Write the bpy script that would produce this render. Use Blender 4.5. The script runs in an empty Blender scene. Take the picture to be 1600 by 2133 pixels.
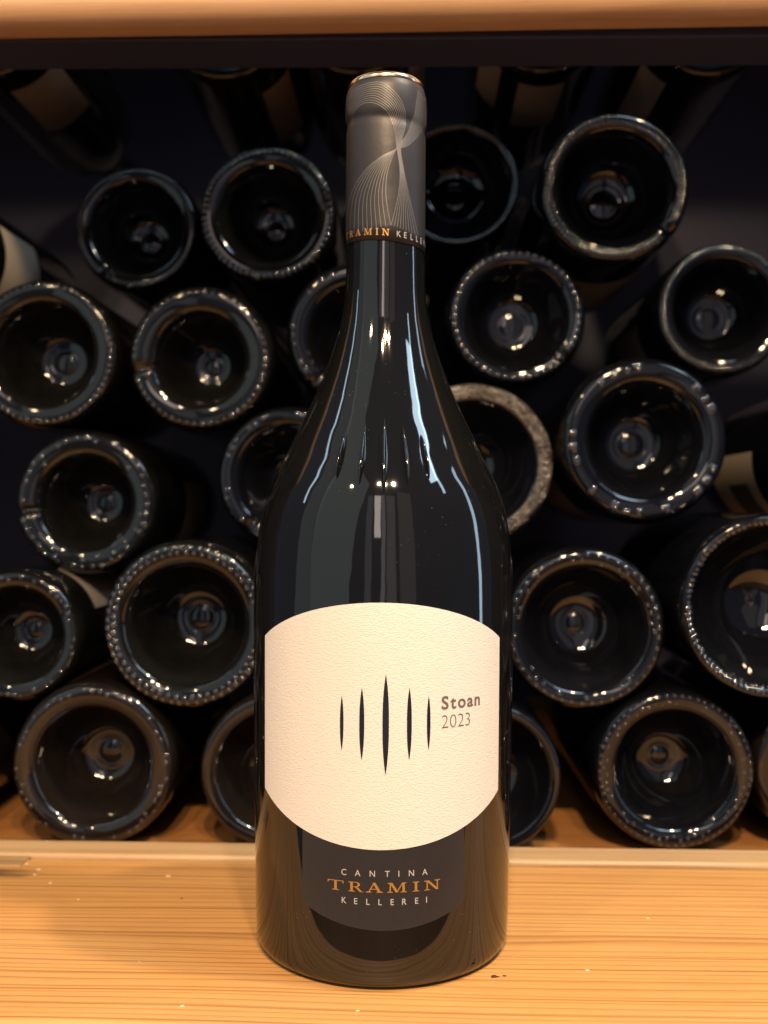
import bpy, bmesh, math, random
from mathutils import Matrix, Vector
random.seed(7)
scn = bpy.context.scene
COL = scn.collection
R_ = math.radians

# ------------------------------------------------------------------ camera
cam = bpy.data.cameras.new('camera')
cam.sensor_fit = 'VERTICAL'; cam.sensor_height = 34.6; cam.lens = 35.0
cam.clip_start = 0.02; cam.clip_end = 50
cam.dof.use_dof = True; cam.dof.focus_distance = 0.335; cam.dof.aperture_fstop = 11
camo = bpy.data.objects.new('camera', cam); COL.objects.link(camo)
PSI, RHO = R_(1.5), R_(0.3)
camo.matrix_world = (Matrix.Translation((0.374*math.sin(PSI), -0.374*math.cos(PSI), 0.153))
                     @ Matrix.Rotation(PSI, 4, 'Z') @ Matrix.Rotation(R_(90), 4, 'X') @ Matrix.Rotation(RHO, 4, 'Z'))
scn.camera = camo

# ------------------------------------------------------------------ world and lamps
w = bpy.data.worlds.new('World'); scn.world = w; w.use_nodes = True
w.node_tree.nodes['Background'].inputs[0].default_value = (0.45, 0.58, 1.0, 1)
w.node_tree.nodes['Background'].inputs[1].default_value = 0.13

def area(name, loc, target, sx, sy, radiance, col, spread=180):
    """rectangular lamp given by the radiance of its face"""
    l = bpy.data.lights.new(name, 'AREA'); l.shape = 'RECTANGLE'; l.size = sx; l.size_y = sy
    l.energy = radiance*math.pi*sx*sy; l.color = col; l.spread = R_(spread)
    o = bpy.data.objects.new(name, l); COL.objects.link(o); o.location = loc
    d = Vector(target)-Vector(loc)
    o.rotation_euler = d.to_track_quat('-Z', 'Y').to_euler()
    return o
def spot(name, loc, target, watts, col, rad=0.02, cone=60, blend=0.6):
    l = bpy.data.lights.new(name, 'SPOT'); l.energy = watts; l.color = col; l.shadow_soft_size = rad
    l.spot_size = R_(cone); l.spot_blend = blend
    o = bpy.data.objects.new(name, l); COL.objects.link(o); o.location = loc
    o.rotation_euler = (Vector(target)-Vector(loc)).to_track_quat('-Z', 'Y').to_euler()
    return o
WARM = (1.0, 0.69, 0.39); COOL = (0.62, 0.82, 1.0)
spot('ceiling_spot', (0.03, -0.66, 0.80), (0.0, 0.0, 0.14), 22.0, WARM, 0.022, 75)
spot('ceiling_spot', (0.14, -0.66, 0.82), (0.08, 0.0, 0.12), 16.0, (1.0, 0.70, 0.42), 0.022, 75)
spot('ceiling_spot', (-0.50, -0.70, 0.90), (-0.15, 0.1, 0.15), 9.0, WARM, 0.022, 75)
spot('ceiling_spot', (0.50, -0.16, 1.15), (0.05, 0.02, 0.0), 33.0, (1.0, 0.74, 0.44), 0.03, 60)
spot('floor_fill_spot', (-0.1, -1.5, 1.7), (0, -1.0, -0.7), 120.0, (1.0, 0.72, 0.46), 0.03, 80)  # added unseen lamp, brightens the floor for its reflection low in the bottle
area('left_wall_glow', (-1.15, -1.45, 0.95), (0.4, -0.95, 0.5), 1.5, 2.8, 0.48, (0.80, 0.92, 0.84))
area('left_wall_glow', (-1.15, -0.45, 0.95), (0.4, -0.20, 0.5), 0.40, 2.8, 0.30, (0.82, 0.90, 0.86))
area('far_wall_glow', (0.04, -2.9, 0.90), (0.04, 0, 0.9), 0.17, 3.0, 0.80, (0.95, 0.90, 0.92))
area('far_wall_glow', (0.40, -2.9, 0.90), (0.40, 0, 0.9), 0.42, 3.0, 0.42, (1.0, 0.86, 0.84))
area('far_wall_glow', (1.05, -2.6, 0.90), (0.9, 0, 0.9), 0.70, 3.0, 0.26, (1.0, 0.80, 0.66))
area('far_wall_glow', (-0.62, -2.9, 0.90), (-0.62, 0, 0.9), 0.30, 3.0, 0.34, (0.9, 0.92, 0.95))
area('doorway_glow', (-0.20, -2.6, 1.40), (0, 0, 0.2), 0.26, 1.2, 5.0, (1.0, 0.82, 0.72))
area('window_slot', (0.95, 0.03, 0.42), (0, 0, 0.2), 0.06, 0.9, 6.5, COOL)
area('ceiling_window', (0.56, -0.30, 1.10), (0, 0, 0.2), 0.16, 0.6, 13.0, COOL)
area('ceiling_window', (0.80, -0.34, 1.05), (0, 0, 0.2), 0.05, 0.6, 10.0, COOL)
area('tube_lamp', (-0.75, -0.10, 0.85), (0, 0, 0.2), 0.035, 0.7, 8.0, COOL)

scn.view_settings.view_transform = 'Standard'; scn.view_settings.look = 'None'
scn.view_settings.exposure = 0.0; scn.view_settings.gamma = 1.0
scn.view_settings.use_curve_mapping = False

# ------------------------------------------------------------------ helpers
def tag(o, label=None, cat=None, group=None, kind=None):
    if label: o['label'] = label
    if cat: o['category'] = cat
    if group: o['group'] = group
    if kind: o['kind'] = kind
    return o
def mesh(name, verts, faces, mat, parent=None, smooth=True):
    me = bpy.data.meshes.new(name); me.from_pydata(verts, [], faces); me.update()
    if smooth:
        me.polygons.foreach_set('use_smooth', [True]*len(me.polygons))
    if mat: me.materials.append(mat)
    o = bpy.data.objects.new(name, me); COL.objects.link(o)
    if parent: o.parent = parent
    return o
def empty(name, loc):
    o = bpy.data.objects.new(name, None); COL.objects.link(o); o.location = loc
    o.empty_display_size = 0.02
    return o
def lathe(prof, n, fn=None):
    """prof: list of (r, z) -> verts, faces; r == 0 makes a pole"""
    V, F, rows = [], [], []
    for (r, z) in prof:
        if r < 1e-7:
            rows.append([len(V)]*n); V.append((0, 0, z))
        else:
            row = []
            for k in range(n):
                a = 2*math.pi*k/n
                rr, zz = (r, z) if fn is None else fn(r, z, a)
                row.append(len(V)); V.append((rr*math.cos(a), rr*math.sin(a), zz))
            rows.append(row)
    for i in range(len(rows)-1):
        A, B = rows[i], rows[i+1]
        for k in range(n):
            q = [A[k], A[(k+1) % n], B[(k+1) % n], B[k]]
            u = []
            for v in q:
                if v not in u: u.append(v)
            if len(u) >= 3: F.append(u)
    return V, F
def board(name, x0, x1, y0, y1, z0, z1, mat, parent=None, bev=0.002, seg=3):
    bm = bmesh.new(); bmesh.ops.create_cube(bm, size=1)
    bmesh.ops.scale(bm, vec=(x1-x0, y1-y0, z1-z0), verts=bm.verts)
    bmesh.ops.translate(bm, vec=((x0+x1)/2, (y0+y1)/2, (z0+z1)/2), verts=bm.verts)
    if bev: bmesh.ops.bevel(bm, geom=list(bm.edges), offset=bev, segments=seg, profile=0.5, affect='EDGES')
    me = bpy.data.meshes.new(name); bm.to_mesh(me); bm.free(); me.materials.append(mat)
    me.polygons.foreach_set('use_smooth', [True]*len(me.polygons))
    o = bpy.data.objects.new(name, me); COL.objects.link(o)
    if parent: o.parent = parent
    m = o.modifiers.new('n', 'WEIGHTED_NORMAL'); m.keep_sharp = False
    return o

# ------------------------------------------------------------------ materials
class NT:
    def __init__(s, name):
        s.m = bpy.data.materials.new(name); s.m.use_nodes = True
        s.t = s.m.node_tree; s.b = s.t.nodes['Principled BSDF']
    def n(s, typ, **kw):
        nd = s.t.nodes.new(typ)
        for k, v in kw.items(): setattr(nd, k, v)
        return nd
    def l(s, a, b): s.t.links.new(a, b)
    def val(s, inp, v):
        if hasattr(v, 'is_output'): s.l(v, inp)
        else: inp.default_value = v
    def math(s, op, a, b=0.0, c=None):
        nd = s.n('ShaderNodeMath', operation=op)
        s.val(nd.inputs[0], a); s.val(nd.inputs[1], b)
        if c is not None: s.val(nd.inputs[2], c)
        return nd.outputs[0]
    def noise(s, vec, scale, detail=3, rough=0.5, dist=0.0):
        nd = s.n('ShaderNodeTexNoise'); s.l(vec, nd.inputs['Vector'])
        nd.inputs['Scale'].default_value = scale; nd.inputs['Detail'].default_value = detail
        nd.inputs['Roughness'].default_value = rough; nd.inputs['Distortion'].default_value = dist
        return nd.outputs['Fac']
    def scale(s, vec, v):
        nd = s.n('ShaderNodeVectorMath', operation='MULTIPLY'); s.l(vec, nd.inputs[0]); nd.inputs[1].default_value = v
        return nd.outputs[0]
    def ramp(s, fac, stops):
        nd = s.n('ShaderNodeValToRGB'); s.l(fac, nd.inputs[0]); e = nd.color_ramp.elements
        while len(e) < len(stops): e.new(0.5)
        for i, (p, c) in enumerate(stops):
            e[i].position = p; e[i].color = (c[0], c[1], c[2], 1) if hasattr(c, '__len__') else (c, c, c, 1)
        return nd.outputs[0]
    def mix(s, fac, a, b, mode='MIX'):
        nd = s.n('ShaderNodeMix', data_type='RGBA', blend_type=mode)
        s.val(nd.inputs[0], fac)
        for i, v in ((6, a), (7, b)):
            if hasattr(v, 'is_output'): s.l(v, nd.inputs[i])
            else: nd.inputs[i].default_value = (v[0], v[1], v[2], 1)
        return nd.outputs[2]
    def bump(s, h, strength, dist):
        nd = s.n('ShaderNodeBump'); s.l(h, nd.inputs['Height'])
        nd.inputs['Strength'].default_value = strength; nd.inputs['Distance'].default_value = dist
        s.l(nd.outputs[0], s.b.inputs['Normal'])
    def coord(s): return s.n('ShaderNodeTexCoord').outputs['Object']

def plain(name, col, rough=0.5, spec=0.5, metal=0.0):
    g = NT(name); g.b.inputs['Base Color'].default_value = (*col, 1)
    g.b.inputs['Roughness'].default_value = rough; g.b.inputs['Specular IOR Level'].default_value = spec
    g.b.inputs['Metallic'].default_value = metal
    return g.m

def wood(name, light, mid, dark, freq, wob, rough=0.42, offset=0.0, ring_amt=1.0, lineY=True, stain=None):
    """softwood board: grain runs along X, growth rings cross Y (and Z)"""
    g = NT(name); c = g.coord()
    sep = g.n('ShaderNodeSeparateXYZ'); g.l(c, sep.inputs[0])
    y = g.math('ADD', sep.outputs[1], g.math('MULTIPLY', sep.outputs[2], 0.6))
    n1 = g.noise(g.scale(c, (1.6, 9, 9)), 1.0, 2)           # slow wander of the rings
    n2 = g.noise(g.scale(c, (6, 30, 30)), 1.0, 2)
    n3 = g.noise(g.scale(c, (0.3, 38, 38)), 1.0, 1)          # rings closer here, wider there
    yy = g.math('ADD', y, g.math('MULTIPLY', n1, wob))
    yy = g.math('ADD', yy, g.math('MULTIPLY', n2, wob*0.22))
    yy = g.math('ADD', yy, g.math('MULTIPLY', n3, 0.018))
    yy = g.math('ADD', yy, offset)
    fr = g.math('FRACT', g.math('MULTIPLY', yy, freq))
    line = g.ramp(fr, [(0.0, 0.25), (0.12, 0.0), (0.58, 0.06), (0.82, 0.45), (0.94, 1.0), (1.0, 0.3)])
    vary = g.noise(g.scale(c, (4, 160, 160)), 1.0, 3)
    fr2 = g.math('FRACT', g.math('MULTIPLY', yy, freq*0.37))
    line2 = g.ramp(fr2, [(0.0, 0.0), (0.84, 0.03), (0.95, 1.0), (1.0, 0.1)])
    line = g.math('MAXIMUM', g.math('MULTIPLY', line, 0.75), line2)
    pore = g.ramp(g.noise(g.scale(c, (90, 2600, 2600)), 1.0, 2), [(0.63, 0.0), (0.72, 1.0)])
    blotch = g.ramp(g.noise(g.scale(c, (9, 22, 22)), 1.0, 4, 0.6), [(0.35, 0.80), (0.70, 1.0)])
    linev = g.math('MULTIPLY', line, g.math('MULTIPLY_ADD', vary, 1.5, 0.05))
    linev = g.math('MULTIPLY', linev, ring_amt)
    fib = g.noise(g.scale(c, (25, 1500, 1500)), 1.0, 3, 0.6)
    big = g.noise(g.scale(c, (5, 14, 14)), 1.0, 3)
    base = g.mix(g.ramp(big, [(0.3, 0), (0.7, 1)]), light, mid)
    col = g.mix(linev, base, dark)
    col = g.mix(0.35, col, g.ramp(fib, [(0.25, 0.55), (0.75, 1.0)]), 'MULTIPLY')
    col = g.mix(g.math('MULTIPLY', pore, 0.35), col, dark)
    col = g.mix(0.6, col, blotch, 'MULTIPLY')
    if stain:
        sx, sy, sr, sc = stain
        dx = g.math('DIVIDE', g.math('SUBTRACT', sep.outputs[0], sx), sr*2.2)
        dy = g.math('DIVIDE', g.math('SUBTRACT', sep.outputs[1], sy), sr*0.55)
        d = g.math('SQRT', g.math('ADD', g.math('MULTIPLY', dx, dx), g.math('MULTIPLY', dy, dy)))
        d = g.math('ADD', d, g.math('MULTIPLY', g.noise(g.scale(c, (60, 300, 60)), 1.0, 3), 0.8))
        col = g.mix(g.ramp(d, [(0.6, 0.75), (1.4, 0.0)]), col, sc)
    g.l(col, g.b.inputs['Base Color'])
    rr = g.math('MULTIPLY_ADD', fib, 0.25, rough-0.1)
    g.l(rr, g.b.inputs['Roughness'])
    h = g.math('ADD', g.math('MULTIPLY', line, 1.0), g.math('MULTIPLY', fib, 0.5))
    g.bump(h, 0.30, 0.0006)
    return g.m

M = {}
M['plank'] = wood('pine_plank', (0.76, 0.43, 0.165), (0.70, 0.36, 0.115), (0.36, 0.155, 0.045), 250, 0.020,
                  stain=(-0.172, 0.058, 0.022, (0.05, 0.03, 0.02)))
M['strip'] = wood('pale_strip', (0.66, 0.46, 0.26), (0.58, 0.37, 0.19), (0.36, 0.22, 0.10), 90, 0.05, 0.35, 0.3, 0.5)
M['rail'] = wood('rail_wood', (0.72, 0.45, 0.25), (0.67, 0.39, 0.20), (0.48, 0.26, 0.12), 75, 0.05, 0.40, 0.1, 0.7)
M['floor'] = wood('bin_floor_wood', (0.50, 0.23, 0.075), (0.44, 0.19, 0.06), (0.26, 0.10, 0.03), 120, 0.03, 0.35, 0.0, 0.5)
M['wedge'] = wood('wedge_wood', (0.55, 0.36, 0.17), (0.50, 0.31, 0.14), (0.15, 0.08, 0.03), 250, 0.01, 0.5, 0.0, 1.0)
M['bin_dark'] = plain('shade_navy_board', (0.038, 0.042, 0.078), 0.5, 0.3)  # navy tone paints the bin's bluish shade into its dark boards

def glass(name, col, rough=0.05, spec=0.62, dust=0.0, dustscale=900):
    g = NT(name); c = g.coord()
    g.b.inputs['Specular IOR Level'].default_value = spec
    g.b.inputs['IOR'].default_value = 1.52
    n = g.noise(g.scale(c, (1, 1, 1)), 60, 4, 0.6)
    g.l(g.math('MULTIPLY_ADD', n, rough*1.2, rough*0.4), g.b.inputs['Roughness'])
    if dust > 0:
        v = g.n('ShaderNodeTexVoronoi', feature='F1'); g.l(c, v.inputs['Vector']); v.inputs['Scale'].default_value = dustscale
        keep = g.ramp(g.noise(c, 35, 2), [(0.50, 0), (0.66, 1)])
        sepc = g.n('ShaderNodeSeparateColor'); g.l(v.outputs['Color'], sepc.inputs[0])
        on = g.math('GREATER_THAN', sepc.outputs[0], 0.80)
        spk = g.math('MULTIPLY', g.math('MULTIPLY', g.math('LESS_THAN', v.outputs['Distance'], 0.11), on), keep)
        col2 = g.mix(g.math('MULTIPLY', spk, dust), col, (0.55, 0.52, 0.48))
        g.l(col2, g.b.inputs['Base Color'])
    else:
        film = g.ramp(g.noise(c, 45, 4, 0.65), [(0.40, 0.0), (0.80, 1.0)])
        col2 = g.mix(g.math('MULTIPLY', film, 0.5), col, tuple(min(1, 2.2*x+0.003) for x in col))
        g.l(col2, g.b.inputs['Base Color'])
    # faint ripples of moulded glass
    g.bump(g.noise(c, 50, 2), 0.075, 0.002)
    return g.m
M['glass'] = glass('dark_bottle_glass', (0.0060, 0.0062, 0.0058), 0.045, 0.66, dust=0.45)
M['bin_glass'] = glass('bin_glass_olive', (0.005, 0.005, 0.0045), 0.045, 0.60)
M['bead'] = plain('moulded_bead_glass', (0.010, 0.010, 0.009), 0.05, 0.5); M['bead'].node_tree.nodes['Principled BSDF'].inputs['IOR'].default_value = 2.35
M['bin_glass_blue'] = glass('bin_glass_black', (0.0035, 0.004, 0.0055), 0.04, 0.60)
M['bin_glass_brown'] = glass('bin_glass_brown', (0.008, 0.006, 0.005), 0.055, 0.60)

g = NT('cream_paper'); c = g.coord()
n = g.noise(g.scale(c, (1000, 1000, 2100)), 1.0, 3, 0.55, 0.6)
g.l(g.mix(n, (0.80, 0.755, 0.685), (0.86, 0.82, 0.755)), g.b.inputs['Base Color'])
g.b.inputs['Roughness'].default_value = 0.55; g.b.inputs['Specular IOR Level'].default_value = 0.35
g.bump(n, 0.55, 0.0004); M['paper'] = g.m
g = NT('dark_label_paper'); c = g.coord()
n = g.noise(c, 1500, 2)
g.l(g.mix(n, (0.020, 0.0175, 0.018), (0.032, 0.028, 0.028)), g.b.inputs['Base Color'])
g.b.inputs['Roughness'].default_value = 0.48; g.bump(n, 0.2, 0.0002); M['dark_paper'] = g.m
M['edge'] = plain('paper_edge', (0.75, 0.68, 0.58), 0.6)
M['ink'] = plain('navy_ink', (0.012, 0.016, 0.030), 0.32, 0.5)
M['grey_ink'] = plain('warm_grey_ink', (0.16, 0.13, 0.12), 0.5)
M['white_ink'] = plain('silver_ink', (0.52, 0.48, 0.46), 0.45)
g = NT('gold_foil'); g.b.inputs['Base Color'].default_value = (0.70, 0.36, 0.09, 1); g.b.inputs['Metallic'].default_value = 0.55
g.b.inputs['Roughness'].default_value = 0.42; M['gold'] = g.m
g = NT('capsule_foil'); c = g.coord()
n = g.noise(g.scale(c, (1, 1, 1)), 500, 3)
g.b.inputs['Base Color'].default_value = (0.040, 0.038, 0.041, 1); g.b.inputs['Metallic'].default_value = 0.35
g.l(g.math('MULTIPLY_ADD', n, 0.10, 0.40), g.b.inputs['Roughness']); g.bump(g.math('ADD', g.math('MULTIPLY', n, 0.12), g.noise(c, 110, 3)), 0.16, 0.0016); M['capsule'] = g.m
M['capsule_line'] = plain('capsule_line_ink', (0.24, 0.23, 0.225), 0.4, 0.5, 0.3)
M['rim'] = plain('capsule_rim_foil', (0.88, 0.70, 0.46), 0.22, 0.5, 1.0)
M['label_back'] = plain('back_label_paper', (0.52, 0.42, 0.31), 0.7)
M['label_tan_shade'] = plain('shaded_tan_label_paper', (0.23, 0.195, 0.16), 0.7)  # tan darkened so the top row's shade is painted into the paper
M['barcode'] = plain('label_print', (0.09, 0.07, 0.06), 0.7)
g = NT('crinkled_film'); c = g.coord(); n = g.noise(g.scale(c, (150, 60, 150)), 1.0, 3, 0.55, 2.5)
g.l(g.mix(g.ramp(n, [(0.30, 0.0), (0.70, 1.0)]), (0.030, 0.025, 0.020), (0.20, 0.17, 0.135)), g.b.inputs['Base Color'])
g.b.inputs['Roughness'].default_value = 0.14; g.b.inputs['Specular IOR Level'].default_value = 1.0; g.bump(n, 0.9, 0.004); M['film'] = g.m
M['crumb'] = plain('crumb', (0.75, 0.62, 0.45), 0.8)
M['stain'] = plain('dark_fleck', (0.07, 0.035, 0.02), 0.7)

# ------------------------------------------------------------------ the shelf
o = board('shelf_plank', -0.42, 0.42, -0.068, 0.0785, -0.034, 0.0, M['plank'], bev=0.004, seg=4); o['kind'] = 'structure'
o = board('shelf_edge_strip', -0.42, 0.42, 0.0790, 0.0985, -0.034, 0.0016, M['strip'], bev=0.0022, seg=4); o['kind'] = 'structure'
o = board('bin_floor', -0.42, 0.42, 0.0990, 0.56, -0.030, -0.0125, M['floor'], bev=0); o['kind'] = 'structure'
rail = board('shelf_rail', -0.42, 0.42, 0.071, 0.095, 0.3668, 0.44, M['rail'], bev=0.009, seg=6); rail['kind'] = 'structure'
rail.rotation_euler = (0, R_(-0.55), 0)
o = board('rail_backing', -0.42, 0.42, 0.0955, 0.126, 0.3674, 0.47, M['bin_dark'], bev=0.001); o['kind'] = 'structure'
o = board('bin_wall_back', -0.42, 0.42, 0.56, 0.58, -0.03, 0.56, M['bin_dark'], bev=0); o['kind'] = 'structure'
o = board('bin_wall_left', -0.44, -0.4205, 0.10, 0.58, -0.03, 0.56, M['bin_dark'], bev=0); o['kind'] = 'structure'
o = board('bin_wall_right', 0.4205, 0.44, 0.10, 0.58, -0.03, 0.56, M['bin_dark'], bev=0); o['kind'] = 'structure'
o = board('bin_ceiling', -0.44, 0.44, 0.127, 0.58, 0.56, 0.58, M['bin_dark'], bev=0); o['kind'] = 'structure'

# the room's floor in front of the shelf, mirrored low in the bottle
o = board('room_floor', -2.0, 2.0, -3.2, -0.2, -0.74, -0.70, M['floor'], bev=0); o['kind'] = 'structure'

# ------------------------------------------------------------------ the standing bottle
PROF = [(44.9, 4.0), (45.2, 12), (45.4, 26), (45.9, 54), (46.3, 90), (46.5, 116), (46.3, 130), (45.5, 141), (43.7, 152.5), (41.2, 160.8),
        (38.2, 167.4), (35.0, 173.6), (31.4, 181.2), (27.6, 189.0), (23.3, 198.7), (20.0, 207.3), (17.3, 216.0), (15.4, 224.5), (14.4, 233.0), (14.05, 243), (13.8, 252), (13.3, 262), (13.3, 300)]
PROF = [(r/1000, z/1000) for r, z in PROF]
def Rz(z):
    P = PROF
    if z <= P[0][1]: return P[0][0]
    if z >= P[-1][1]: return P[-1][0]
    for i in range(len(P)-1):
        if P[i][1] <= z <= P[i+1][1]: break
    def sl(j):
        if j <= 0 or j >= len(P)-1: return 0.0
        a = (P[j][0]-P[j-1][0])/(P[j][1]-P[j-1][1]); b = (P[j+1][0]-P[j][0])/(P[j+1][1]-P[j][1])
        if a*b <= 0: return 0.0
        return 2*a*b/(a+b)
    h = P[i+1][1]-P[i][1]; t = (z-P[i][1])/h
    m0, m1 = sl(i)*h, sl(i+1)*h
    return ((2*t**3-3*t*t+1)*P[i][0]+(t**3-2*t*t+t)*m0+(-2*t**3+3*t*t)*P[i+1][0]+(t**3-t*t)*m1)
def onb(arc, z, off=0.0, R=None):
    """point on the bottle: arc length to the right of the front line, height, stand-off"""
    r = Rz(z) if R is None else R
    a = arc/r
    return ((r+off)*math.sin(a), -(r+off)*math.cos(a), z)

bottle = empty('wine_bottle', (0, 0, 0))
tag(bottle, 'dark glass wine bottle standing upright on the plank with cream front label', 'bottle')
prof = [(0, 0.030), (0.008, 0.0292), (0.02, 0.023), (0.030, 0.009), (0.0345, 0.0025), (0.037, 0.0006), (0.0400, 0.0003), (0.0422, 0.0006), (0.0437, 0.0016), (0.0446, 0.0032)]
z = 0.0045
while z < 0.302:
    prof.append((Rz(z), z)); z += 0.002
prof += [(0.0130, 0.3035), (0.012, 0.3045), (0, 0.3045)]
V, F = lathe(prof, 160)
body = mesh('glass_body', V, F, M['glass'], bottle)

# embossed slits on the shoulder
for deg, z0, z1, hw in ((-21.3, .1635, .1787, .80), (-9.8, .1616, .1813, .90), (1.35, .1587, .1841, 1.0), (12.4, .1617, .1814, .90), (23.0, .1636, .1788, .80)):
    nu, nv = 8, 30; V = []; F = []; th = R_(deg)
    for j in range(nv+1):
        t = -1+2*j/nv; z = (z0+z1)/2+(z1-z0)/2*t
        wd = 1.22*hw/1000*max(0.0, 1-t*t)**0.8+1e-6
        r = Rz(z); dr = (Rz(z+0.0005)-Rz(z-0.0005))/0.001; ln = math.hypot(1, dr)
        for i in range(nu+1):
            s = -1+2*i/nu
            h = 0.0023*(1-t*t)**0.6*math.cos(s*math.pi/2)-0.00008
            a = th+s*wd/r
            rr = r+h/ln; zz = z-h*dr/ln
            V.append((rr*math.sin(a), -rr*math.cos(a), zz))
    for j in range(nv):
        for i in range(nu):
            a = j*(nu+1)+i; F.append((a, a+1, a+nu+2, a+nu+1))
    mesh('embossed_slit', V, F, M['glass'], body)

def label_patch(name, a0, a1, zb, zt, off, mat, parent, thick=0.00012, nu=72, nv=24):
    """paper glued round the glass: zb(t), zt(t) give lower and upper outline, t in -1..1"""
    V, F = [], []
    for j in range(nv+1):
        for i in range(nu+1):
            t = -1+2*i/nu; arc = a0+(a1-a0)*i/nu
            z = zb(t)+(zt(t)-zb(t))*j/nv
            V.append(onb(arc, z, off))
    for j in range(nv):
        for i in range(nu):
            a = j*(nu+1)+i; F.append((a, a+1, a+nu+2, a+nu+1))
    loop = [i for i in range(nu+1)]+[(nu+1)*j+nu for j in range(1, nv+1)]+[(nu+1)*nv+i for i in range(nu-1, -1, -1)]+[(nu+1)*j for j in range(nv-1, 0, -1)]
    base = len(V)
    for k in loop: V.append(V[k])
    for k in loop:
        x, y, z = V[k]; r = math.hypot(x, y); s = (r-thick-0.0001)/r
        V.append((x*s, y*s, z))
    for k in range(len(loop)):
        k2 = (k+1) % len(loop)
        n_ = len(loop); F.append((base+k, base+n_+k, base+n_+k2, base+k2))
    return mesh(name, V, F, mat, parent)

# ---- lettering
scratch = bpy.data.curves.new('scratch', 'FONT'); scro = bpy.data.objects.new('scratch', scratch); COL.objects.link(scro)
scratch.resolution_u = 6
def raw_glyph(ch, weight):
    scratch.body = ch; scratch.offset = weight
    dg = bpy.context.evaluated_depsgraph_get(); ev = scro.evaluated_get(dg); me = ev.to_mesh()
    V = [tuple(v.co) for v in me.vertices]; F = [tuple(p.vertices) for p in me.polygons]
    ev.to_mesh_clear()
    return V, F
capH = {}
def cap_height(weight):
    if weight not in capH:
        V, F = raw_glyph('H', weight); capH[weight] = (min(v[1] for v in V), max(v[1] for v in V))
    return capH[weight]
def sans(ch, weight=0.0):
    """glyph with cap height 1, x starting at 0; returns verts, faces, width"""
    V, F = raw_glyph(ch, weight); y0, y1 = cap_height(weight); s = 1/(y1-y0)
    x0 = min(v[0] for v in V); V = [((v[0]-x0)*s, (v[1]-y0)*s) for v in V]
    return V, F, max(v[0] for v in V)
def quad(pts): return pts
def serif(ch):
    """roman capitals with bracketless slab serifs, cap height 1: list of convex polygons, width"""
    P = []; st, th = 0.17, 0.075
    def rect(x0, y0, x1, y1): P.append([(x0, y0), (x1, y0), (x1, y1), (x0, y1)])
    def bar(x0, y0, x1, y1, w): P.append([(x0-w/2, y0), (x0+w/2, y0), (x1+w/2, y1), (x1-w/2, y1)])
    def foot(x, y, w):
        if y < 0.5: P.append([(x-w/2, 0), (x+w/2, 0), (x+w/2, th*0.8), (x+w*0.22, th*1.5), (x-w*0.22, th*1.5), (x-w/2, th*0.8)])
        else: P.append([(x-w/2, 1-th*0.8), (x-w*0.22, 1-th*1.5), (x+w*0.22, 1-th*1.5), (x+w/2, 1-th*0.8), (x+w/2, 1), (x-w/2, 1)])
    if ch == 'T':
        W = 1.05; bar(W/2, 0.05, W/2, 0.95, st); foot(W/2, 0, 0.46); rect(0.0, 0.925, W, 1.0)
        P.append([(0.0, 0.73), (0.04, 0.73), (0.10, 0.93), (0.0, 0.93)]); P.append([(W-0.10, 0.93), (W-0.04, 0.73), (W, 0.73), (W, 0.93)])
    elif ch == 'I':
        W = 0.44; bar(W/2, 0.05, W/2, 0.95, st); foot(W/2, 0, 0.44); foot(W/2, 1, 0.44)
    elif ch == 'A':
        W = 1.12; bar(0.20, 0.04, 0.545, 0.98, 0.085); bar(0.90, 0.04, 0.535, 1.0, st+0.02); rect(0.33, 0.30, 0.78, 0.30+th)
        foot(0.19, 0, 0.38); foot(0.91, 0, 0.42)
    elif ch == 'N':
        W = 1.10; bar(0.20, 0.04, 0.20, 0.96, 0.085); bar(0.90, 0.0, 0.90, 0.96, 0.085); bar(0.90, 0.0, 0.215, 1.0, st+0.03)
        foot(0.20, 0, 0.40); foot(0.14, 1, 0.30); foot(0.90, 1, 0.40)
    elif ch == 'M':
        W = 1.36; bar(0.20, 0.04, 0.23, 0.96, 0.085); bar(1.14, 0.04, 1.12, 0.96, st); bar(0.68, 0.02, 0.26, 1.0, st+0.02); bar(0.66, 0.02, 1.08, 1.0, 0.09)
        foot(0.20, 0, 0.38); foot(1.14, 0, 0.44); foot(0.16, 1, 0.26); foot(1.18, 1, 0.30)
    elif ch == 'R':
        W = 1.02; bar(0.22, 0.04, 0.22, 0.96, st); foot(0.22, 0, 0.44); foot(0.16, 1, 0.30)
        cx, cy, ro, ri = 0.48, 0.735, (0.31, 0.265), (0.15, 0.195)
        rect(0.22, cy+ri[1], cx, cy+ro[1]); rect(0.22, cy-ro[1], cx, cy-ri[1])
        n = 14
        for k in range(n):
            a, b = -math.pi/2+math.pi*k/n, -math.pi/2+math.pi*(k+1)/n
            P.append([(cx+ri[0]*math.cos(a), cy+ri[1]*math.sin(a)), (cx+ro[0]*math.cos(a), cy+ro[1]*math.sin(a)),
                      (cx+ro[0]*math.cos(b), cy+ro[1]*math.sin(b)), (cx+ri[0]*math.cos(b), cy+ri[1]*math.sin(b))])
        bar(0.86, 0.0, 0.52, 0.50, st+0.01); rect(0.84, 0.0, 1.02, th*0.8)
    V, F = [], []
    for p in P:
        F.append(tuple(range(len(V), len(V)+len(p)))); V += p
    return V, F, W
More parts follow.
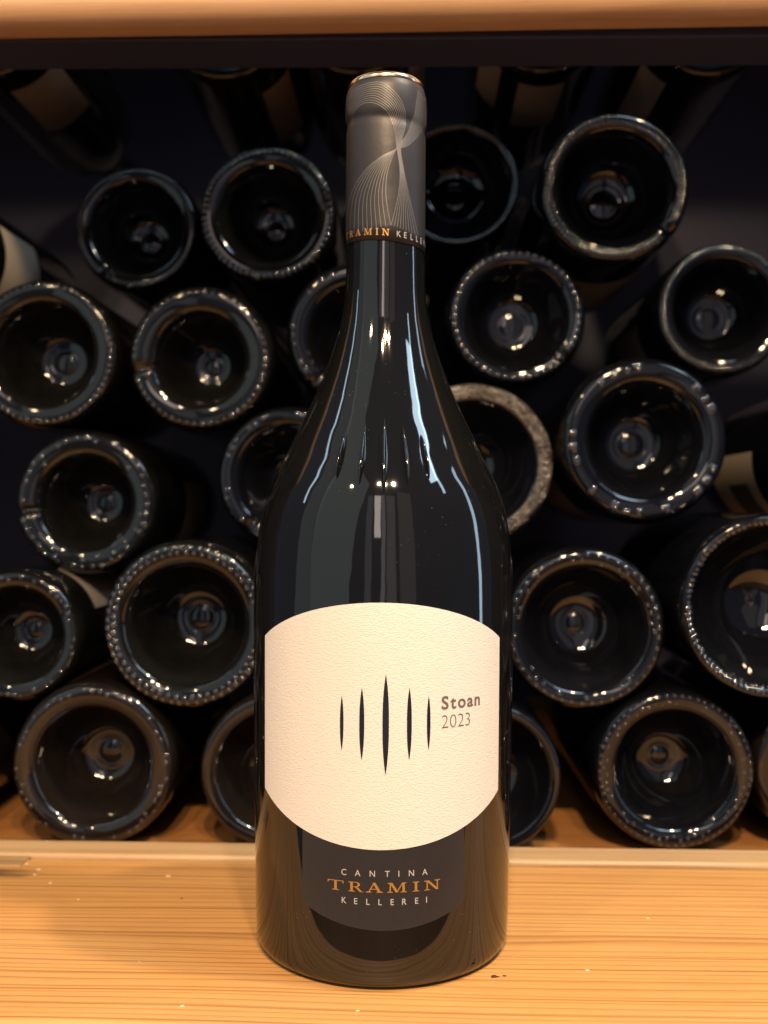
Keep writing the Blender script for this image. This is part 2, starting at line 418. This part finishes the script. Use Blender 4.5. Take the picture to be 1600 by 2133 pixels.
def lettering(name, items, mat, parent, off, R=None, tilt=0.0):
    """items: (verts, faces, x0, z0, sx, sz): one printed word as one mesh"""
    VV, FF = [], []
    for k, (V, F, x0, z0, sx, sz) in enumerate(items):
        b = len(VV)
        for v in V:
            zz = z0+v[1]*sz; aa = x0+v[0]*sx
            r = Rz(zz) if R is None else R
            VV.append(onb(aa, zz-tilt*math.sin(aa/r), off+k*2e-6, R))
        FF += [tuple(b+i for i in f) for f in F]
    return mesh(name, VV, FF, mat, parent, smooth=False)

mm = 0.001
# ---- cream front label
cl = label_patch('front_label', -46.6*mm, 47.4*mm,
                 lambda t: (59.6-13.7*(1-t*t)**0.96)*mm if abs(t) < 1 else 59.6*mm,
                 lambda t: (111.0+13.3*(1-t*t)**0.96)*mm if abs(t) < 1 else 111.0*mm, 0.00018, M['paper'], bottle, nu=110, nv=40)
for arc, z0, z1, hw in ((-12.0, 77.0, 94.65, .60), (-5.47, 74.2, 97.5, .80), (2.1, 69.6, 101.9, 1.03), (9.6, 74.2, 97.55, .78), (15.97, 77.2, 94.7, .60)):
    V, F = [], []; nv = 26; nu = 4
    for j in range(nv+1):
        t = -1+2*j/nv
        for i in range(nu+1):
            s = -1+2*i/nu
            V.append(onb((arc+s*hw*(1-abs(t)**2.5)+0.0)*mm, ((z0+z1)/2+(z1-z0)/2*t)*mm, 0.00026))
    for j in range(nv):
        for i in range(nu):
            a = j*(nu+1)+i; F.append((a, a+1, a+nu+2, a+nu+1))
    mesh('printed_slit', V, F, M['ink'], cl)
def word(text, x0, x1, z0, h, weight=0.0, squeeze=1.0, gap=0.16):
    """sans word stretched to fill x0..x1"""
    gl = [sans(ch, weight) for ch in text]
    tot = sum(g_[2] for g_ in gl)+gap*(len(gl)-1); s = (x1-x0)/tot
    items, x = [], x0
    for V, F, wd in gl:
        items.append((V, F, x, z0, s, h)); x += (wd+gap)*s
    return items
lettering('lettering', word('Stoan', 20.4*mm, 36.0*mm, 89.85*mm, 4.25*mm, 0.022, gap=0.15), M['grey_ink'], cl, 0.00027)
lettering('lettering', word('2023', 20.5*mm, 31.5*mm, 83.95*mm, 4.0*mm, -0.018, gap=0.17), M['grey_ink'], cl, 0.00027)

# ---- dark lower label
dl = label_patch('lower_label', -26.3*mm, 29.6*mm,
                 lambda t: (26.3-6.2*(1-t*t)**0.97)*mm if abs(t) < 1 else 26.3*mm,
                 lambda t: 60.0*mm, 0.00006, M['dark_paper'], bottle, nu=64, nv=20)
def spaced(text, centres, z0, h, weight, wscale=0.85):
    items = []
    for ch, c in zip(text, centres):
        V, F, wd = sans(ch, weight); items.append((V, F, c*mm-wd*h*wscale/2, z0, h*wscale, h))
    return items
lettering('lettering', spaced('CANTINA', (-11.1, -6.6, -1.9, 2.85, 6.5, 10.55, 15.0), 37.36*mm, 1.92*mm, 0.006, 0.95), M['white_ink'], dl, 0.00016)
lettering('lettering', spaced('KELLEREI', (-11.0, -7.15, -3.25, 0.6, 4.45, 8.3, 12.3, 15.6), 28.34*mm, 1.93*mm, 0.008, 0.92), M['white_ink'], dl, 0.00016)
items = []
for ch, (a, b) in zip('TRAMIN', ((-16.6, -11.2), (-9.6, -4.7), (-4.0, 1.5), (2.8, 9.1), (11.0, 13.1), (14.8, 20.3))):
    V, F, wd = serif(ch); items.append((V, F, a*mm, 32.3*mm, (b-a)*mm/wd, 3.15*mm))
lettering('lettering', items, M['gold'], dl, 0.00016)

# ---- capsule
def hem(a): return 0.0472*0+0.24735-0.0011*math.sin(a)
capr = 0.01432
cp = [(0.0, 0.3066), (0.0105, 0.3066), (0.0116, 0.3064), (0.0127, 0.3058), (0.0138, 0.3040), (0.01440, 0.3020), (0.01462, 0.2990), (0.01466, 0.2940), (0.01450, 0.2927), (0.01415, 0.2918), (0.01388, 0.2911),
      (0.01386, 0.2902), (0.01408, 0.2891), (0.01432, 0.2878), (0.01432, 0.2750), (0.01432, 0.2620), (0.01430, 0.2530), (0.01428, 0.2474), (0.01405, 0.2474)]
def capfn(r, z, a):
    # the foil's lower hem and the neck ring run slightly aslant
    th = a+math.pi/2
    k = max(0.0, min(1.0, (0.304-z)/0.012))
    return r, z-0.0012*math.sin(th)*k
V, F = lathe(cp[::-1], 96, capfn)
capsule = mesh('capsule', V, F, M['capsule'], bottle)
# shiny pressed rim of the foil
rp = [(0.01350, 0.3049), (0.01358, 0.3055), (0.01340, 0.3061), (0.01290, 0.3067), (0.0120, 0.3071), (0.0108, 0.30695), (0.0105, 0.3065)]
V, F = lathe(rp, 96); mesh('rim', V, F, M['rim'], capsule)
def capR(z):
    P = cp[1:-1]
    for (r0, z0), (r1, z1) in zip(P, P[1:]):
        if z1 <= z <= z0: return r0+(r1-r0)*(z0-z)/(z0-z1+1e-9)
    return capr
def cr(P, u):
    n = len(P)-1; i = min(int(u*n), n-1); t = u*n-i
    p0, p1, p2, p3 = P[max(i-1, 0)], P[i], P[i+1], P[min(i+2, n)]
    return tuple(0.5*((2*p1[k])+(-p0[k]+p2[k])*t+(2*p0[k]-5*p1[k]+4*p2[k]-p3[k])*t*t+(-p0[k]+3*p1[k]-3*p2[k]+p3[k])*t**3) for k in (0, 1))
def cap_pt(p):
    """pattern drawing (0..1 across the front half, mm of height) -> point on the foil"""
    s = max(-0.985, min(0.985, p[0])); a = math.asin(s); z = p[1]*mm
    r = capR(z)
    k = max(0.0, min(1.0, (0.304-z)/0.012))
    return a, z-0.0012*math.sin(a)*k, r
def dr_(x, y):       # drawing units of the pattern sheet -> (sin of angle, height in mm)
    s = (x-590)/395.0; s = max(-0.985, min(0.985, s)); a = math.asin(s)
    z = 153+(946.5-y/4.847)/2157.7*(374-14.3*math.cos(a))
    k = max(0.0, min(1.0, (304-z)/12))
    return (s, z+1.2*s*k)
SX0 = [(252, 660), (285, 560), (345, 490), (440, 455), (540, 485), (630, 570), (680, 720), (703, 900), (735, 1150), (718, 1400), (655, 1690)]
SX1 = [(212, 470), (232, 400), (300, 310), (530, 245), (650, 320), (745, 450), (790, 650), (742, 900), (775, 1150), (835, 1450), (912, 1795)]
SY0 = [(905, 325), (880, 480), (865, 600), (800, 770), (712, 900), (665, 1000), (612, 1180), (604, 1400), (648, 1690)]
SY1 = [(978, 420), (982, 560), (960, 720), (830, 875), (705, 925), (540, 1010), (370, 1180), (240, 1440), (203, 1800)]
def ribbon(pts, wd, VV, FF):
    Q = []
    for p in pts:
        a, z, r = cap_pt(p); Q.append((a, z, r))
    b = len(VV)
    for i, (a, z, r) in enumerate(Q):
        j0, j1 = max(i-1, 0), min(i+1, len(Q)-1)
        dx = (Q[j1][0]-Q[j0][0])*r; dz = Q[j1][1]-Q[j0][1]; ln = math.hypot(dx, dz)+1e-12
        nx, nz = -dz/ln*wd/2, dx/ln*wd/2
        for sg in (-1, 1):
            aa = a+sg*nx/r; zz = z+sg*nz; rr = r+0.00005
            VV.append((rr*math.sin(aa), -rr*math.cos(aa), zz))
    for i in range(len(Q)-1):
        k = b+2*i; FF.append((k, k+1, k+3, k+2))
VV, FF = [], []
for S0, S1, n in ((SX0, SX1, 10), (SY0, SY1, 11)):
    for i in range(n):
        t = i/(n-1)
        P = [dr_(a[0]+(b[0]-a[0])*t, a[1]+(b[1]-a[1])*t) for a, b in zip(S0, S1)]
        ribbon([cr(P, u/70) for u in range(71)], 0.00017, VV, FF)
mesh('line_pattern', VV, FF, M['capsule_line'], capsule, smooth=False)
# lettering on the foil band
def cap_word(items, mat):
    VV, FF = [], []
    for V, F, x0, z0, sx, sz in items:
        b = len(VV)
        for v in V:
            a = (x0+v[0]*sx)/capr; zz = z0+v[1]*sz-0.0012*math.sin(a); r = capr+0.00006
            VV.append((r*math.sin(a), -r*math.cos(a), zz))
        FF += [tuple(b+i for i in f) for f in F]
    mesh('lettering', VV, FF, mat, capsule, smooth=False)
items = []; x = -18.8
for ch in 'TRAMIN':
    V, F, wd = serif(ch); s = 2.35; items.append((V, F, x*mm, 249.1*mm, s*mm, 2.3*mm)); x += wd*s+1.25
cap_word(items, M['gold'])
items = []; x = 4.4
for ch in 'KELLEREI':
    V, F, wd = sans(ch, -0.004); items.append((V, F, x*mm, 249.2*mm, 1.75*mm, 2.05*mm)); x += 2.72
cap_word(items, M['white_ink'])
items = []; x = -42.5
for ch in 'CANTINA':
    V, F, wd = sans(ch, -0.004); items.append((V, F, x*mm, 249.2*mm, 1.75*mm, 2.05*mm)); x += 2.72
cap_word(items, M['white_ink'])
bpy.data.objects.remove(scro); bpy.data.curves.remove(scratch)

# ------------------------------------------------------------------ bottles lying in the bin, base to the front
def base_profile(R, inner, punt, nub=0.18, length=0.30):
    P = []
    h = punt*R; ri = inner*R
    rm = nub*R                                              # mamelon in the middle of the punt
    for k in range(6):
        t = k/5; P.append((rm*0.80*t, h-0.036*rm/0.2*(1 if nub < 0.24 else 0.5)*math.sqrt(max(0, 1-t*t))))
    P[0] = (0.0, P[0][1])
    P.append((rm*0.93, h-0.0005)); P.append((rm*1.1, h*0.985))
    for k in range(1, 11):                                   # dome
        t = k/10; r = rm*1.1+(ri-rm*1.1)*t
        P.append((r, 0.0050+(h*0.985-0.0050)*(1-t**2.4)))
    q = [(0.0, 0.0050), (0.08, 0.0028), (0.18, 0.0013), (0.32, 0.0005), (0.50, 0.0001), (0.62, 0.0), (0.74, 0.0004), (0.84, 0.0014), (0.92, 0.0034), (0.97, 0.0065), (0.99, 0.0095), (1.0, 0.0140)]
    for t, z in q[1:]:
        P.append((ri+(R-ri)*t, z))
    P += [(R, 0.03), (R, 0.08), (R, 0.14), (R*0.985, 0.165), (R*0.90, 0.185), (R*0.70, 0.208), (R*0.46, 0.228), (R*0.37, 0.245), (R*0.36, length-0.02), (R*0.37, length-0.004), (R*0.33, length), (0, length)]
    return P
def prof_at(P, r):
    """outermost base surface height and outward slope at radius r (ring only)"""
    ring = [p for p in P if p[1] <= 0.0141][:]
    best = None
    for (r0, z0), (r1, z1) in zip(ring, ring[1:]):
        if r0 <= r <= r1 and r1 > r0:
            best = (z0+(z1-z0)*(r-r0)/(r1-r0), (z1-z0)/(r1-r0))
    return best or (0.004, 0.5)
def beads(R, P, spec, rng):
    V, F = [], []
    def bead(ang, rr, a_t, a_r, a_n, skew=0.0):
        z, sl = prof_at(P, rr)
        ln = math.hypot(1, sl); nr, nz = sl/ln, -1/ln            # outward normal (away from glass)
        tr, tz = 1/ln, sl/ln
        er = Vector((math.cos(ang), math.sin(ang), 0)); et = Vector((-math.sin(ang), math.cos(ang), 0)); ez = Vector((0, 0, 1))
        N = er*nr+ez*nz; T = er*tr+ez*tz
        if skew:
            T, et = (T*math.cos(skew)+et*math.sin(skew)), (et*math.cos(skew)-T*math.sin(skew))
        c = er*rr+ez*z
        b = len(V); m, k = 8, 4
        V.append(tuple(c+N*a_n))
        for j in range(1, k):
            ph = math.pi/2*j/(k-0.6)
            for i in range(m):
                q = 2*math.pi*i/m
                V.append(tuple(c+N*(a_n*math.cos(ph))+(et*(a_t*math.cos(q))+T*(a_r*math.sin(q)))*math.sin(ph)))
        for i in range(m):
            F.append((b, b+1+(i+1) % m, b+1+i))
        for j in range(k-2):
            for i in range(m):
                p = b+1+j*m+i; p2 = b+1+j*m+(i+1) % m
                F.append((p, p2, p2+m, p+m))
    for kind, n, fr, size, gapdeg in spec:
        ph0 = rng.random()*6.28
        for i in range(n):
            a = ph0+2*math.pi*(i+rng.uniform(-0.08, 0.08))/n
            if gapdeg is not None:
                d = (math.degrees(a)-gapdeg+180) % 360-180
                if abs(d) < 7: continue
            wear = 0.62+0.42*math.sin(a*1.0+ph0)*math.sin(2.3*a+2*ph0); s = size*R*rng.uniform(0.85, 1.12)*max(0.62, min(1.1, 0.76+wear*0.4)); rr = (fr-0.018)*R*rng.uniform(0.996, 1.004)
            if kind == 'dot': bead(a, rr, s*1.15, s*1.15, s*0.50)
            elif kind == 'ridge': bead(a, rr, s*0.85, s*2.0, s*0.58, 0.25)
            elif kind == 'sparse':
                if rng.random() < 0.62: bead(a, rr*rng.uniform(0.95, 1.02), s*1.15, s*1.15, s*0.50)
            elif kind == 'group':
                if (i % 7) in (0, 1, 2) or rng.random() < 0.15:
                    for dd in ((0, 0), (0.045, 0.0), (0.0, 0.05), (0.045, 0.05)):
                        if rng.random() < 0.72: bead(a+dd[0], rr*(1-dd[1]), s*1.15, s*1.15, s*0.50)
    return V, F
BOT = {
 # key: (x, y, z, R, inner, punt, beads, notch angle seen from the front, glass, label for the thing)
 'A': (-.1572, .2470, .3240, .0382, .70, .95, [('ridge', 74, .925, .026, 238)], 238, 'bin_glass', 'small bottle base with a notch at lower left, leftmost of the top row'),
 'B': (-.0744, .2241, .3256, .0403, .68, .95, [('ridge', 64, .925, .030, None)], None, 'bin_glass', 'bottle base with ribbed rim in the top row just left of the standing bottle neck'),
 'C': (.0366, .2570, .3530, .0380, .84, .80, [('dot', 80, .945, .030, None)], None, 'bin_glass_blue', 'wide shallow bottle base touching the right side of the foil capsule'),
 'D': (.1200, .1942, .3311, .0419, .73, .80, [('ridge', 90, .895, .027, 322), ('dot', 90, .845, .019, 322)], 322, 'bin_glass_blue', 'large topmost bottle base at right with double beaded ring and notch'),
 'E': (-.1900, .1811, .2381, .0410, .66, .95, [('dot', 62, .925, .026, None)], None, 'bin_glass', 'bottle base cut by the left picture edge in the second row'),
 'F': (-.1049, .1833, .2360, .0402, .60, 1.00, [('dot', 54, .915, .032, 190)], 190, 'bin_glass', 'beaded bottle base with a broad grey rim and a notch on its left side'),
 'G': (-.0194, .1956, .2509, .0409, .66, .90, [('sparse', 44, .91, .034, 228)], 228, 'bin_glass_blue', 'bottle base mostly hidden behind the neck of the standing bottle'),
 'H': (.0685, .2079, .2635, .0395, .70, .85, [('dot', 50, .90, .034, 318)], 318, 'bin_glass_blue', 'beaded bottle base right of the standing bottle neck with notch at lower right'),
 'I': (.1903, .2311, .2716, .0387, .72, .85, [('ridge', 88, .935, .030, None)], None, 'bin_glass_blue', 'finely ribbed bottle base at the upper right picture edge'),
 'J': (-.1668, .1817, .1573, .0397, .62, 1.00, [('sparse', 40, .90, .032, 188), ('sparse', 22, .80, .030, 188)], 188, 'bin_glass', 'bottle base at left with a few scattered bumps, middle height of the stack'),
 'K': (-.0569, .1846, .1716, .0392, .68, .90, [('sparse', 46, .91, .032, 232)], 232, 'bin_glass_blue', 'bottle base half hidden behind the left shoulder of the standing bottle'),
 'L': (.0415, .1621, .1782, .0422, .74, .85, [('sparse', 34, .90, .024, None)], None, 'bin_glass_blue', 'bottle base with pale crinkled rim behind the right shoulder of the standing bottle'),
 'M': (.1284, .1544, .1903, .0428, .66, .85, [('group', 36, .905, .036, None)], None, 'bin_glass_blue', 'large bottle base at right with bumps in small clusters round its rim'),
 'N': (-.1930, .1511, .0885, .0345, .68, .90, [('sparse', 54, .90, .030, None)], None, 'bin_glass', 'dark bottle base cut by the left picture edge above the bottom row'),
 'O': (-.1002, .1284, .0973, .0417, .70, .95, [('dot', 56, .935, .024, None), ('dot', 56, .865, .024, None)], None, 'bin_glass', 'large bottle base with two rows of bumps left of the cream label'),
 'P': (.0946, .1315, .0967, .0399, .74, .80, [('dot', 46, .925, .024, None), ('sparse', 46, .86, .022, None)], None, 'bin_glass_blue', 'smooth rimmed bottle base just right of the cream label'),
 'Q': (.1800, .1158, .1095, .0438, .86, .85, [('ridge', 92, .925, .022, None), ('dot', 92, .885, .018, None)], None, 'bin_glass_blue', 'largest bottle base at the right picture edge with fine double ribbed ring'),
 'R': (-.1457, .1279, .0281, .0408, .68, .85, [('sparse', 58, .925, .022, None)], None, 'bin_glass_brown', 'bottle base on the bin floor at far left, leftmost of the bottom row'),
 'S': (-.0551, .1274, .0262, .0384, .74, .70, [], None, 'bin_glass_brown', 'smooth bottle base on the bin floor peeking out left of the standing bottle'),
 'T': (.0457, .1223, .0257, .0374, .80, .70, [], None, 'bin_glass_blue', 'smooth bottle base on the bin floor peeking out right of the standing bottle'),
 'U': (.1383, .1310, .0285, .0397, .70, .85, [('dot', 60, .935, .018, None), ('sparse', 60, .87, .018, None)], None, 'bin_glass_blue', 'bottle base on the bin floor at right with bluish glints on its rim'),
 'V': (-.2700, .1996, .3017, .0403, .70, .85, [], None, 'bin_glass', 'bottle at the upper left picture edge showing only a sliver of its pale label'),
 'W': (.2450, .1720, .1850, .0413, .70, .85, [], None, 'bin_glass_blue', 'bottle at the right picture edge showing part of a tan label with dark print'),
 'Y': (.2165, .1381, .0279, .0387, .70, .85, [], None, 'bin_glass_brown', 'dark bottle on the bin floor cut by the lower right picture edge'),
 'Z': (-.2438, .1224, .0253, .0384, .70, .85, [], None, 'bin_glass_brown', 'dark bottle on the bin floor at the lower left picture edge'),
 # upper row whose bases hide behind the rail: only the undersides with labels show
 'a': (-.2380, .2200, .4420, .0390, .70, .85, [], None, 'bin_glass', 'shadowed bottle high at upper left showing a slanting grey label'),
 'b': (-.1000, .2200, .4400, .0390, .70, .85, [], None, 'bin_glass', 'shadowed bottle under the rail with a leaf shaped sliver of label'),
 'c': (-.0230, .2200, .4420, .0390, .70, .85, [], None, 'bin_glass', 'shadowed bottle under the rail just left of the foil capsule'),
 'd': (.0850, .2200, .4420, .0390, .70, .85, [], None, 'bin_glass_blue', 'shadowed bottle under the rail right of the foil capsule with two label patches'),
 'e': (.1780, .2200, .4400, .0390, .70, .85, [], None, 'bin_glass_blue', 'shadowed bottle under the rail at upper right with a narrow slanting label'),
}
def side_label(parent, R, mat, a0, a1, z0, z1, off=0.0003, name='paper_label'):
    """paper on the bottle's side; angles in degrees as seen from the front (0 right, 90 up)"""
    n, m = 16, 6; V, F = [], []
    for j in range(m+1):
        for i in range(n+1):
            a = R_(a0+(a1-a0)*i/n); z = z0+(z1-z0)*j/m
            V.append(((R+off)*math.cos(a), (R+off)*math.sin(a), z))
    for j in range(m):
        for i in range(n):
            k = j*(n+1)+i; F.append((k, k+1, k+n+2, k+n+1))
    return mesh(name, V, F, mat, parent)
# local frame of a lying bottle: local x = picture right, local y = up, local z = into the bin
LAY = Matrix(((1, 0, 0), (0, 0, 1), (0, 1, 0))).to_4x4()     # x->X, y->Z, z->Y (mirrored, faces are flipped to suit)
def lying(v): return (v[0], v[2], v[1])
rng = random.Random(3)
for key, (x, y, z, R, inner, punt, spec, notch, gm, lab) in BOT.items():
    root = empty('wine_bottle', (x, y, z))
    tag(root, lab, 'bottle', 'bottles lying in the bin')
    root.rotation_euler = (R_(rng.uniform(-0.4, 0.4)), 0, R_(rng.uniform(-0.5, 0.5)))
    P = base_profile(R, inner, punt, {'C': .26, 'D': .24, 'H': .25, 'I': .24, 'M': .22, 'Q': .06, 'A': .20, 'L': .1, 'E': .22, 'O': .21, 'R': .20}.get(key, 0.17))
    ph1, ph2 = rng.random()*6, rng.random()*6
    def fn(r, zz, a, R=R, inner=inner, notch=notch, ph1=ph1, ph2=ph2):
        if zz < 0.0145:
            zz += (0.00025*math.sin(3*a+ph1)+0.00015*math.sin(7*a+ph2))*(1-r/R)
            if notch is not None and r > inner*R*0.98:
                d = (math.degrees(a)-notch+180) % 360-180
                if abs(d) < 4.6: zz += 0.0032*(1-max(0, (abs(d)-2.6)/2.0))
        return r, zz
    V, F = lathe(P, 120, fn)
    b = mesh('glass_body', [lying(v) for v in V], F, M[gm], root)
    if spec:
        V, F = beads(R, P, spec, rng)
        k = mesh('knurl_ring', [lying(v) for v in V], [f[::-1] for f in F], M['bead'], b); k['kind'] = 'stuff'
    if key == 'L':                                            # crinkled clear film round the rim
        ring = [(R*t, prof_at(P, R*t)[0]-0.0006) for t in (0.80, .84, .87, .90, .93, .96, .98)]+[(R*1.012, 0.012), (R*1.015, 0.03)]
        def crinkle(r, zz, a):
            s = math.sin(9*a+40*r/R)*0.5+math.sin(17*a-60*r/R+1.3)*0.35+math.sin(31*a+90*r/R)*0.25
            return r*(1+0.012*math.sin(6*a+2)*(r < R*0.8)), zz+0.0012*s-0.0008
        V, F = lathe(ring, 160, crinkle); mesh('crinkled_film', [lying(v) for v in V], F, M['film'], root)
    def lb(mat, a0, a1, z0, z1, name='paper_label', off=0.0003):
        o = side_label(root, R, M[mat], a0, a1, z0, z1, off, name)
        o.data.vertices.foreach_set('co', [c for v in o.data.vertices for c in lying(tuple(v.co))]); o.data.update()
        return o
    if key == 'V': lb('label_back', -35, 28, 0.030, 0.085)
    if key == 'W':
        lb('label_back', 175, 265, 0.050, 0.130); lb('barcode', 200, 240, 0.065, 0.100, 'barcode', 0.0006)
    if key == 'D': lb('label_tan_shade', 215, 330, 0.05, 0.13)
    if key == 'I': lb('label_tan_shade', 180, 262, 0.05, 0.12)
    if key == 'M': lb('label_tan_shade', 180, 250, 0.05, 0.13)
    if key == 'J': lb('label_tan_shade', -60, 20, 0.07, 0.13)
    if key == 'N': lb('label_tan_shade', 20, 70, 0.03, 0.10)
    if key == 'a': lb('label_tan_shade', -80, -30, 0.02, 0.085)
    if key == 'b': lb('label_tan_shade', -62, -30, 0.03, 0.12)
    if key == 'c': lb('label_tan_shade', -40, -5, 0.01, 0.10)
    if key == 'd': lb('label_tan_shade', 205, 232, 0.01, 0.07); lb('label_tan_shade', 250, 290, 0.015, 0.08)
    if key == 'e': lb('label_tan_shade', 212, 240, 0.02, 0.10)

# ------------------------------------------------------------------ small marks on the plank
wd = board('wood_wedge', -0.20, -0.157, 0.0665, 0.0782, -0.0005, 0.0006, M['wedge'], bev=0.0002, seg=1)
tag(wd, 'small striped wood inlay at the left end of the plank, against the pale strip', 'wood inlay')
VV, FF = [], []
for (x, y, s) in ((-.0601, -.0556, .0006), (-.0913, .0576, .0010), (-.1555, .0700, .0006), (-.1481, .0631, .0008), (-.1473, .0567, .0005), (-.1374, .0474, .0005), (-.0815, -.0251, .0003), (-.0058, -.0567, .0004), (-.12, .03, .0004), (.10, .02, .0004), (.0697, -.0257, .0005)):
    b = len(VV); n = 7
    VV.append((x, y, 0.0004))
    for k in range(n):
        a = 2*math.pi*k/n; q = s*random.uniform(0.6, 1.3); VV.append((x+1.7*q*math.cos(a), y+q*math.sin(a), 0.00005))
    FF += [(b, b+1+k, b+1+(k+1) % n) for k in range(n)]
o = mesh('wood_crumbs', VV, FF, M['crumb']); tag(o, 'tiny pale crumbs scattered on the plank', 'crumbs', kind='stuff')
VV, FF = [], []
for (x, y, s) in ((.0380, -.0315, .0016), (.0415, -.0308, .0006), (-.0815, -.0252, .0004), (-.0800, .0330, .0006)):
    b = len(VV); n = 9
    VV.append((x, y, 0.00025))
    for k in range(n):
        a = 2*math.pi*k/n; q = s*random.uniform(0.5, 1.1); VV.append((x+1.3*q*math.cos(a), y+q*math.sin(a), 0.00012))
    FF += [(b, b+1+k, b+1+(k+1) % n) for k in range(n)]
o = mesh('resin_flecks', VV, FF, M['stain']); tag(o, 'dark resin flecks in the plank right of the bottle foot', 'flecks', kind='stuff')
